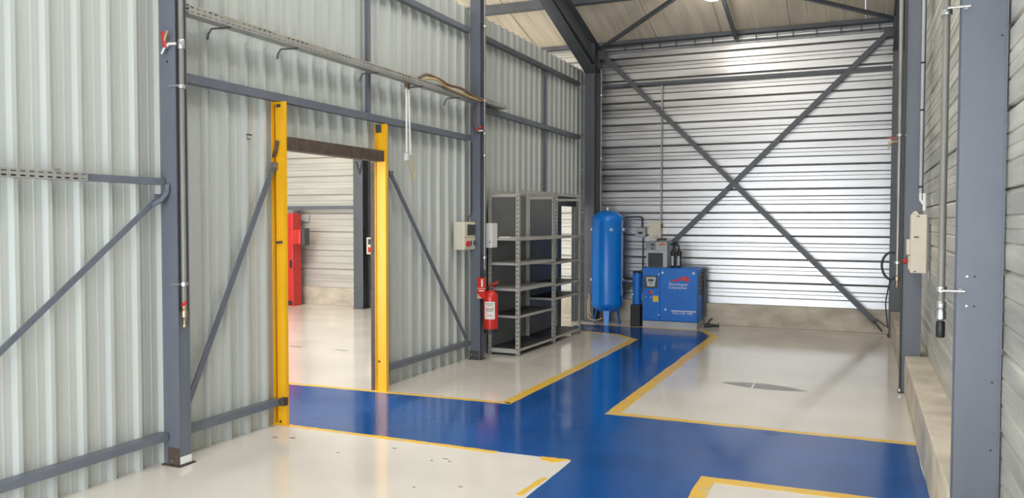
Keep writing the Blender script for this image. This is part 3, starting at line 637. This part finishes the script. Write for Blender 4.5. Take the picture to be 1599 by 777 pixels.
# ================================================================== FIRE EXTINGUISHER AND SIGN
ex, ey = -3.91, 8.41
t = thing('fire_extinguisher', 'red fire extinguisher with white label hanging on the column', 'fire extinguisher', (ex, ey, 0.32))
part('body', MB().lathe([(0.06, 0.36), (0.084, 0.365), (0.086, 0.38), (0.086, 0.72), (0.080, 0.755), (0.062, 0.785), (0.035, 0.80), (0.028, 0.81)], (ex, ey, 0), 28), 'red', t, smooth=40)
part('base_ring', MB().lathe([(0.074, 0.315), (0.082, 0.318), (0.084, 0.375), (0.070, 0.376)], (ex, ey, 0), 24), 'dark', t, smooth=40)
part('neck', MB().lathe([(0.024, 0.80), (0.028, 0.815), (0.026, 0.85), (0.018, 0.86)], (ex, ey, 0), 14), 'charcoal', t, smooth=40)
part('squeeze_handle', MB().prism([(ex-0.02, ey-0.012, 0.85), (ex+0.085, ey-0.012, 0.885), (ex+0.10, ey-0.012, 0.915), (ex+0.085, ey-0.012, 0.91), (ex-0.02, ey-0.012, 0.868)], (0, 0.024, 0)), 'red', t)
part('squeeze_handle', MB().prism([(ex-0.02, ey-0.012, 0.83), (ex+0.06, ey-0.012, 0.835), (ex+0.06, ey-0.012, 0.845), (ex-0.02, ey-0.012, 0.848)], (0, 0.024, 0)), 'red', t)
part('hose', hang([(ex-0.02,ey-0.01,0.835),(ex-0.07,ey-0.03,0.82),(ex-0.098,ey-0.02,0.72),(ex-0.102,ey-0.01,0.55),(ex-0.098,ey,0.42)], 0.009, None, None), 'dark', t, smooth=60)
lab = MB(); n = 10; pts = []
for i in range(n+1):
    a = math.radians(-115+i*85/n); pts.append((math.cos(a), math.sin(a)))
lab.v = [(ex+c*0.0872, ey+s*0.0872, zz) for zz in (0.48, 0.68) for c, s in pts]; lab.f = [(i, i+1, n+2+i, n+1+i) for i in range(n)]
lo = part('label_sheet', lab, 'paper', t, smooth=60, label='white paper instruction label')
for k, zz in enumerate((0.655, 0.635, 0.60, 0.585, 0.57, 0.52)):
    l2 = MB(); w = (0.7, 0.5, 0.8, 0.75, 0.6, 0.45)[k]; q = [math.radians(-115+85*(0.5-w/2)+85*w*i/6) for i in range(7)]
    l2.v = [(ex+math.cos(a)*0.0877, ey+math.sin(a)*0.0877, h) for h in (zz, zz+0.006) for a in q]; l2.f = [(i, i+1, 8+i, 7+i) for i in range(6)]
    part('print_line', l2, 'red_logo' if k % 3 == 2 else 'charcoal', lo)
part('hanger', MB().box(-4.018, ex-0.06, ey-0.015, ey+0.015, 0.78, 0.80).box(-4.018, -4.010, ey-0.02, ey+0.02, 0.70, 0.86), 'charcoal', t)
t = thing('extinguisher_sign', 'red fire extinguisher sign projecting from the column', 'sign', (-3.97, 8.36, 0.70))
sg = lambda u, z, d: (-4.026+u*0.95, 8.305-d+u*0.05, z)
def plate(u0, u1, z0, z1, d0, d1): return MB().prism([sg(u0, z0, d0), sg(u1, z0+0.012*0, d0), sg(u1, z1, d0), sg(u0, z1, d0)], (0, -(d1-d0), 0))
part('panel', plate(0, 0.105, 0.715, 0.955, 0.0, 0.004), 'red', t)
part('yellow_edge', MB().prism([sg(0, 0.715, 0.0045), sg(0.06, 0.715, 0.0045), sg(0, 0.775, 0.0045)], (0, -0.001, 0)), 'tan_cable', t)
part('pictogram', plate(0.05, 0.072, 0.85, 0.925, 0.0042, 0.0052).prism([sg(0.045, 0.925, .0042), sg(0.08, 0.935, .0042), sg(0.08, 0.941, .0042), sg(0.045, 0.932, .0042)], (0, -0.001, 0)), 'paper', t)
part('pictogram', plate(0.02, 0.085, 0.80, 0.812, 0.0042, 0.0052), 'paper', t)
part('border', plate(0.0, 0.105, 0.829, 0.834, 0.0042, 0.0052), 'paper', t)

# ================================================================== SHELVES
def shelving(name, label, x_front, depth, y0, y1, levels, rotz, back, h=1.97, dark_from=0.7, extra_end=True):
    # local frame: front edge on local x = 0, running along +y; depth towards -x
    t = thing(name, label, 'shelf unit', (x_front, y0, 0), 'bolted steel shelf units'); t.rotation_euler = (0, 0, rotz)
    ORG[t.name] = (0, 0, 0)
    Lg = y1-y0; a = 0.042
    def upright(x, y, sx, sy):
        mb = MB(); n = 38; ph = h/n; th = 0.002
        # leg in the plane facing -y/+y (runs along x) and leg facing +-x (runs along y), each with real slots
        def strip(fn, flip):
            for off in (0, th):
                for i in range(n):
                    z0, z1 = i*ph, (i+1)*ph; ha, hb, hc, hd = 0.38*a, 0.68*a, z0+ph*.25, z1-ph*.25
                    vs = [fn(0, z0, off), fn(a, z0, off), fn(a, z1, off), fn(0, z1, off), fn(ha, hc, off), fn(hb, hc, off), fn(hb, hd, off), fn(ha, hd, off)]
                    fs = [(0,1,5,4),(1,2,6,5),(2,3,7,6),(3,0,4,7)]
                    mb.add(vs, fs if (off == 0) != flip else [f[::-1] for f in fs])
        strip(lambda u, z, o: (x+sx*u, y+sy*o, z), False)
        strip(lambda u, z, o: (x+sx*o, y+sy*u, z), True)
        u = part('upright', mb, 'shelf', t)
        part('foot', MB().box(min(x, x+sx*a), max(x, x+sx*a), min(y, y+sy*a), max(y, y+sy*a), 0, 0.006), 'dark', u)
    upright(0, 0, -1, 1); upright(0, Lg, -1, -1); upright(-depth, 0, 1, 1); upright(-depth, Lg, 1, -1)
    # top frame
    part('top_rail', MB().box(-0.003, 0.0, a, Lg-a, h-0.04, h), 'shelf', t)
    part('top_rail', MB().box(-depth, -depth+0.003, a, Lg-a, h-0.04, h), 'shelf', t)
    part('end_rail', MB().box(-depth+a, -a, 0.002, 0.005, h-0.085, h-0.05), 'shelf', t)
    part('end_rail', MB().box(-depth+a, -a, Lg-0.005, Lg-0.002, h-0.085, h-0.05), 'shelf', t)
    for z in levels:
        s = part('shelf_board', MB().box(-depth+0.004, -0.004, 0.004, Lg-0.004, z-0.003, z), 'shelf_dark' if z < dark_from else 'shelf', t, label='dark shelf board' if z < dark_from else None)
        part('shelf_edge', MB().box(-0.004, -0.002, a, Lg-a, z-0.03, z), 'shelf', s)
        part('shelf_edge', MB().box(-depth+0.002, -depth+0.004, a, Lg-a, z-0.03, z), 'shelf', s)
        part('shelf_edge', MB().box(-depth+a, -a, 0.004, 0.006, z-0.03, z), 'shelf', s)
        part('shelf_edge', MB().box(-depth+a, -a, Lg-0.006, Lg-0.004, z-0.03, z), 'shelf', s)
    if back:
        for b in back:
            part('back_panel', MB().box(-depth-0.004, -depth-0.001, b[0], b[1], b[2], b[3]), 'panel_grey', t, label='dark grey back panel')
    return t
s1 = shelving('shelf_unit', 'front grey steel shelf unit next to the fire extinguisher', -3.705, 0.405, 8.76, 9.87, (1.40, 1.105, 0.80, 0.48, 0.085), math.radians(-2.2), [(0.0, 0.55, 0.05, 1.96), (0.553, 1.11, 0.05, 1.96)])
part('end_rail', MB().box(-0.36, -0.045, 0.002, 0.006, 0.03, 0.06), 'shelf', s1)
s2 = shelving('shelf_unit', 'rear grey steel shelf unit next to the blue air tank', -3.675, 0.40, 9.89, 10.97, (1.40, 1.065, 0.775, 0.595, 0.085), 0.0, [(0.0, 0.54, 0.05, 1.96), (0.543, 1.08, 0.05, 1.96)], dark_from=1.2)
o = single('paper_note', MB().prism([(-3.98, 8.80, 1.4012), (-3.83, 8.80, 1.4012), (-3.81, 8.90, 1.4012), (-3.96, 8.92, 1.4012)], (0, 0, 0.012)), 'paper', 'white slip lying on the top shelf of the front unit', 'paper')

# ================================================================== AIR TANK
tx, ty = -3.655, 12.20
t = thing('air_tank', 'tall blue vertical air tank standing on legs by the corner', 'tank', (tx, ty, 0))
R = 0.243; prof = []
for i in range(9):
    a = math.pi/2*i/8; prof.append((max(0.012, R*math.sin(a)), 0.30-0.13*math.cos(a)))
prof += [(R, 0.31), (R+0.002, 0.315), (R+0.002, 0.325), (R, 0.33), (R, 1.60), (R+0.002, 1.605), (R+0.002, 1.615), (R, 1.62)]
for i in range(1, 9):
    a = math.pi/2*(1-i/8); prof.append((max(0.012, R*math.sin(a)), 1.63+0.14*math.cos(a)))
part('shell', MB().lathe(prof, (tx, ty, 0), 48), 'tankblue', t, smooth=40)
for a in (-1.35, -2.75, -0.05, 1.8):
    c, s = math.cos(a), math.sin(a); p = Vector((tx+c*0.17, ty+s*0.17, 0)); d = Vector((c, s, 0)); n = Vector((-s, c, 0))
    part('leg', MB().prism([p-n*0.035+d*0.03, p+n*0.035+d*0.03, p+n*0.05-d*0.01+Vector((0,0,0.26)), p-n*0.05-d*0.01+Vector((0,0,0.26))], d*0.012), 'tankblue', t)
part('safety_valve', MB().lathe([(0.022, 1.765), (0.022, 1.79), (0.014, 1.792), (0.014, 1.82), (0.008, 1.825)], (tx, ty, 0), 12), 'zinc', t, smooth=40)
for az, zz in ((-1.05, 1.47), (-3.0, 1.47), (-3.0, 0.68), (0.1, 0.68), (0.1, 1.47)):
    c, s = math.cos(az), math.sin(az)
    pt = part('port', MB().tube([(tx+c*R, ty+s*R, zz), (tx+c*(R+0.02), ty+s*(R+0.02), zz)], 0.024, 14), 'white', t, smooth=40)
    part('plug', MB().tube([(tx+c*(R+0.02), ty+s*(R+0.02), zz), (tx+c*(R+0.035), ty+s*(R+0.035), zz)], 0.014, 6), 'zinc', pt)
part('gauge_strip', MB().box(tx+R*0.985-0.004, tx+R*0.985+0.006, ty-0.045, ty-0.035, 0.45, 1.60), 'ltgrey', t)
part('connector_pipe', MB().tube([(tx+R, ty-0.02, 0.68), (-3.22, 12.10, 0.68)], 0.014, 8), 'zinc', t, smooth=40)
hang([(tx-0.02,ty-0.2,0.10),(tx-0.12,ty-0.22,0.065),(tx-0.25,ty-0.15,0.09),(tx-0.30,ty-0.05,0.22),(tx-0.32,ty+0.02,0.36)], 0.010, 'tan_cable', 'tan hose curving from under the blue tank', 'hose', 'tan hoses by the tank')
hang([(tx-0.20,ty-0.20,0.13),(tx-0.26,ty-0.10,0.20),(tx-0.29,ty,0.34),(tx-0.32,ty+0.06,0.45)], 0.009, 'tan_cable', 'upper tan hose leading up behind the blue tank', 'hose', 'tan hoses by the tank')

# ================================================================== COMPRESSOR
cx0, cx1, cy0, cy1 = -3.030, -2.205, 11.95, 12.48
t = thing('compressor', 'blue screw air compressor cabinet with red logo', 'compressor', ((cx0+cx1)/2, 12.2, 0))
part('base_frame', MB().box(cx0+0.004, cx1-0.004, cy0+0.004, cy1-0.004, 0.0, 0.105), 'ltgrey', t, bevel=0.006)
part('cabinet', MB().box(cx0, cx1, cy0+0.012, cy1, 0.106, 0.905), 'blue', t, bevel=0.012)
part('control_door', MB().box(cx0+0.004, cx0+0.262, cy0, cy0+0.0115, 0.112, 0.898), 'blue', t, bevel=0.005)
fd = part('front_door', MB().box(cx0+0.268, cx1-0.004, cy0, cy0+0.0115, 0.112, 0.898), 'blue', t, bevel=0.005)
pnl = part('control_panel', MB().prism([(cx0+0.03, cy0-0.001, 0.60), (cx0+0.235, cy0-0.001, 0.60), (cx0+0.235, cy0-0.001, 0.785), (cx0+0.03, cy0-0.001, 0.785)], (0, -0.010, 0)), 'charcoal', t, bevel=0.003)
part('screen', MB().prism([(cx0+0.075, cy0-0.0112, 0.625), (cx0+0.19, cy0-0.0112, 0.625), (cx0+0.208, cy0-0.0112, 0.765), (cx0+0.057, cy0-0.0112, 0.765)], (0, -0.004, 0)), 'display', pnl)
part('readout', MB().box(cx0+0.09, cx0+0.175, cy0-0.0165, cy0-0.0153, 0.70, 0.735), 'charcoal', pnl)
part('readout', MB().box(cx0+0.115, cx0+0.150, cy0-0.0165, cy0-0.0153, 0.655, 0.685), 'midgrey', pnl)
part('stop_button', MB().lathe([(0.016, 0), (0.016, -0.012), (0.026, -0.014), (0.026, -0.03), (0.014, -0.036)], (cx0+0.13, cy0, 0.535), 16, 'Y'), 'red', t, smooth=40)
part('button_collar', MB().lathe([(0.030, 0), (0.030, -0.004)], (cx0+0.13, cy0, 0.535), 16, 'Y'), 'ltgrey', t)
for bx in (cx0+0.055, cx0+0.13): part('button', MB().lathe([(0.011, 0), (0.011, -0.006)], (bx, cy0, 0.462), 12, 'Y'), 'ltgrey', t)
part('warning_sticker', MB().box(cx0+0.16, cx0+0.245, cy0-0.0012, cy0-0.0002, 0.395, 0.485), 'sticker', t, label='yellow warning sticker')
for bx, bz in ((cx0+0.305, 0.835), (cx1-0.06, 0.835), (cx0+0.355, 0.285)): part('quarter_turn_lock', MB().lathe([(0.017, 0), (0.017, -0.005), (0.008, -0.007)], (bx, cy0, bz), 14, 'Y'), 'white', fd, smooth=40)
for bz in (0.81, 0.20): part('door_lock', MB().lathe([(0.011, 0), (0.011, -0.005)], (cx0+0.25, cy0, bz), 10, 'Y'), 'white', t)
# red swoosh logo, white lettering and model line
ya = cy0-0.0006
part('logo', MB().prism([(cx0+0.395, ya, 0.715), (cx0+0.46, ya, 0.732), (cx0+0.53, ya, 0.742), (cx0+0.57, ya, 0.775), (cx0+0.63, ya, 0.79), (cx0+0.70, ya, 0.775), (cx0+0.69, ya, 0.745), (cx0+0.75, ya, 0.722), (cx0+0.69, ya, 0.722), (cx0+0.64, ya, 0.700), (cx0+0.60, ya, 0.735), (cx0+0.52, ya, 0.706)], (0, -0.0012, 0)), 'red_logo', fd, label='red swoosh logo')
part('logo', MB().prism([(cx0+0.58, ya-0.0013, 0.752), (cx0+0.62, ya-0.0013, 0.770), (cx0+0.655, ya-0.0013, 0.762), (cx0+0.63, ya-0.0013, 0.742)], (0, -0.0008, 0)), 'orange', fd)
FR = (math.radians(90), 0, 0)
text('lettering', 'Worthington', 0.058, (cx0+0.395, cy0-0.001, 0.648), FR, 'white', fd, sx=0.95)
text('lettering', 'Creyssensac', 0.058, (cx0+0.395, cy0-0.001, 0.600), FR, 'white', fd, sx=0.95)
part('stripe', MB().box(cx0+0.44, cx1-0.018, cy0-0.0012, cy0-0.0002, 0.263, 0.277), 'white', fd)
text('lettering', 'ROLLAIR 1000', 0.046, (cx0+0.46, cy0-0.001, 0.222), FR, 'white', fd, sx=1.05)
# right side grille
for k in range(9):
    zz = 0.80-0.032*k
    part('vent_slat', MB().prism([(cx1, 12.06, zz), (cx1+0.010, 12.06, zz-0.006), (cx1+0.010, 12.06, zz-0.009), (cx1, 12.06, zz-0.016)], (0, 0.34, 0)), 'charcoal' if k % 2 else 'midgrey', t)
part('vent_backing', MB().box(cx1+0.0002, cx1+0.002, 12.05, 12.41, 0.50, 0.83), 'dark', t)
part('rear_duct', MB().box(cx1-0.001, cx1+0.035, 12.40, 12.47, 0.15, 0.88), 'charcoal', t)
# floor fitting at the right of the compressor
t = thing('hose_fitting', 'small black hose fitting on the floor right of the compressor', 'fitting', (-2.1, 12.35, 0))
part('body', MB().tube([(-2.17, 12.30, 0.03), (-2.05, 12.32, 0.035), (-1.95, 12.34, 0.03)], [0.03, 0.028, 0.02], 10), 'dark', t, smooth=40)
part('tap', MB().tube([(-1.96, 12.34, 0.03), (-1.95, 12.34, 0.085)], 0.010, 8), 'zinc', t, smooth=40)
part('elbow', MB().tube([(-2.12, 12.34, 0.05), (-2.10, 12.36, 0.10), (-2.06, 12.38, 0.13)], 0.018, 8), 'charcoal', t, smooth=40)

# dryer on top of the compressor
t = thing('air_dryer', 'small grey air dryer with dark grille on top of the compressor', 'dryer', (-2.83, 12.17, 0.905))
dx0, dx1, dy0, dy1 = -2.990, -2.665, 12.0, 12.36
part('casing', MB().box(dx0, dx1, dy0, dy1, 0.906, 1.300), 'midgrey', t, bevel=0.006)
part('front_frame', MB().box(dx0+0.004, dx1-0.004, dy0-0.008, dy0-0.0002, 0.91, 1.165), 'ltgrey', t, bevel=0.003)
gr = part('grille', MB().box(dx0+0.035, dx1-0.065, dy0-0.011, dy0-0.0082, 0.915, 1.125), 'dark', t, label='dark ventilation grille')
for k in range(8): part('grille_bar', MB().box(dx0+0.035, dx1-0.065, dy0-0.0125, dy0-0.0112, 0.925+k*0.025, 0.931+k*0.025), 'charcoal', gr)
part('control_face', MB().box(dx0+0.01, dx0+0.145, dy0-0.006, dy0-0.0002, 1.17, 1.29), 'midgrey', t, bevel=0.002)
part('display', MB().box(dx0+0.075, dx0+0.125, dy0-0.008, dy0-0.0062, 1.235, 1.265), 'dark', t)
part('switch', MB().lathe([(0.014, 0), (0.014, -0.008)], (dx0+0.10, dy0-0.006, 1.195), 12, 'Y'), 'dark', t)
part('name_plate', MB().box(dx0+0.15, dx1-0.01, dy0-0.004, dy0-0.0002, 1.17, 1.285), 'ltgrey', t)
part('logo', MB().prism([(dx0+0.155, dy0-0.0042, 1.245), (dx0+0.205, dy0-0.0042, 1.255), (dx0+0.24, dy0-0.0042, 1.275), (dx0+0.28, dy0-0.0042, 1.265), (dx0+0.31, dy0-0.0042, 1.25), (dx0+0.25, dy0-0.0042, 1.245), (dx0+0.20, dy0-0.0042, 1.238)], (0, -0.001, 0)), 'orange', t, label='small red logo')
part('top_fitting', MB().tube([(-2.84, 12.1, 1.30), (-2.84, 12.1, 1.325), (-2.76, 12.1, 1.33), (-2.70, 12.1, 1.33)], 0.018, 8), 'rust', t, smooth=40)
for k, (fx, fy, r) in enumerate(((-2.60, 12.10, 0.034), (-2.515, 12.12, 0.036))):
    t = thing('air_filter', ['black filter bowl right beside the grey dryer', 'outer black filter bowl with pale tag on the compressor'][k], 'filter', (fx, fy, 0.905), 'filter bowls on the compressor')
    part('bowl', MB().lathe([(r*0.6, 0.907), (r, 0.92), (r, 1.10), (r*1.15, 1.105), (r*1.15, 1.15), (r*0.5, 1.16), (r*0.4, 1.20)], (fx, fy, 0), 16), 'dark', t, smooth=40)
    part('tag', MB().box(fx-0.018, fx+0.018, fy-r-0.006, fy-r-0.002, 0.94, 1.08), 'ltgrey', t)
hang([(-2.66,12.2,1.24),(-2.60,12.18,1.27),(-2.54,12.14,1.25),(-2.515,12.12,1.20)], 0.012, 'dark', 'black hose linking the dryer to its filters', 'hose')

# oil separator beside the compressor
t = thing('condensate_separator', 'blue cylinder standing on a black box left of the compressor', 'separator', (-3.14, 12.06, 0))
part('stand', MB().box(-3.225, -3.075, 11.99, 12.13, 0, 0.33), 'dark', t, bevel=0.006)
part('cylinder', MB().lathe([(0.060, 0.331), (0.068, 0.34), (0.068, 0.80), (0.062, 0.815)], (-3.14, 12.06, 0), 24), 'blue', t, smooth=40)
part('lid', MB().lathe([(0.066, 0.8151), (0.066, 0.835), (0.040, 0.845)], (-3.14, 12.06, 0), 20), 'dark', t, smooth=40)
part('tap', MB().tube([(-3.185, 12.005, 0.49), (-3.195, 11.98, 0.49)], 0.012, 10), 'white', t, smooth=40)

# ================================================================== NEIGHBOURING HALL DETAILS
t = thing('red_machine', 'tall red cabinet with side control box seen through the doorway', 'cabinet', (-10.0, 12.38, 0))
part('body', MB().box(-10.25, -9.78, 12.25, 12.50, 0, 1.74), 'red', t, bevel=0.01)
part('control_arm', MB().box(-9.778, -9.60, 12.24, 12.40, 1.16, 1.44), 'red', t, bevel=0.02)
part('control_head', MB().box(-9.598, -9.52, 12.26, 12.42, 1.14, 1.46), 'charcoal', t, bevel=0.01)
part('lock', MB().box(-9.85, -9.80, 12.24, 12.2495, 0.72, 0.86), 'dark', t)
part('warning_band', MB().box(-10.2, -9.80, 12.245, 12.2495, 0.02, 0.10), 'dark', t)
t = thing('dark_wall_panel', 'dark brown panel beyond the far yellow post, in the neighbouring hall', 'door', (-8.05, 12.5, 0))  # plain dark brown panel with edge rails on the far wall
part('panel', MB().box(-8.29, -7.70, 12.55, 12.60, 0.36, 3.0), 'rust', t)
part('rail', MB().box(-8.29, -7.70, 12.53, 12.55, 2.95, 3.0), 'charcoal', t)
part('rail', MB().box(-8.29, -8.26, 12.53, 12.55, 0.36, 2.95), 'charcoal', t)
t = thing('wall_socket', 'cream socket box with red switch behind the far yellow post', 'socket', (-8.2, 12.5, 1.0))
part('casing', MB().box(-8.29, -8.13, 12.46, 12.525, 0.99, 1.30), 'cream', t, bevel=0.006)
part('window', MB().box(-8.25, -8.17, 12.455, 12.4598, 1.17, 1.27), 'charcoal', t)
part('switch', MB().box(-8.25, -8.16, 12.452, 12.4598, 1.03, 1.12), 'red', t)
single('cable', MB().tube([(-8.21, 12.52, 1.30), (-8.21, 12.52, 2.6)], 0.008, 6), 'ltgrey', 'thin cable rising from the cream socket seen through the doorway', 'cable', smooth=50)
single('notice_plate', MB().box(-9.90, -9.72, 12.66, 12.668, 1.58, 1.72), 'ltgrey', 'small faded plate on the wall of the neighbouring hall', 'sign')
single('hook_block', MB().box(-8.60, -8.51, 12.50, 12.56, 2.58, 2.75), 'sticker', 'small yellow block beside the grey column seen through the doorway', 'block', bevel=0.01)

# small clip on a rib of the partition, left of the doorway
single('rib_clip', MB().box(-4.212, -4.200, 4.755, 4.80, 2.235, 2.245).box(-4.212, -4.206, 4.76, 4.795, 2.205, 2.212), 'charcoal', 'tiny clip on a wall rib left of the near yellow post', 'clip')

# ================================================================== LAMPS
def lamp(x, y, zb_, label, power):
    t = thing('high_bay_lamp', label, 'lamp', (x, y, zb_), 'high bay lamps under the roof')
    part('reflector', MB().lathe([(0.15, 0.0), (0.155, 0.0), (0.14, 0.06), (0.09, 0.12), (0.05, 0.15), (0.05, 0.25), (0.02, 0.26)], (x, y, zb_), 28), 'ltgrey', t, smooth=40)
    part('diffuser', MB().lathe([(0.02, -0.045), (0.08, -0.035), (0.125, -0.008), (0.13, -0.001)], (x, y, zb_), 28), 'lamp_glow', t, smooth=60)
    part('hanging_rod', MB().tube([(x, y, zb_+0.26), (x, y, ROOF(y)-0.005)], 0.008, 8), 'charcoal', t, smooth=40)
    l = bpy.data.lights.new('lamp_light', 'POINT'); l.energy = power; l.shadow_soft_size = 0.13; l.color = (1.0, 0.95, 0.86)
    lo = bpy.data.objects.new('lamp_light', l); COL.objects.link(lo); lo.parent = t; lo.location = (0, 0, -0.20)
    return t
lamp(-1.865, 11.0, 4.575, 'lit lamp near the back wall at the top edge of the picture', 12)
lamp(-1.7, 6.0, 5.5, 'lit lamp high over the middle of the walkway', 52)
lamp(-1.7, 1.5, 5.2, 'lit lamp high over the camera end of the hall', 14)
lamp(-8.0, 8.5, 4.8, 'lit lamp over the neighbouring hall', 220)
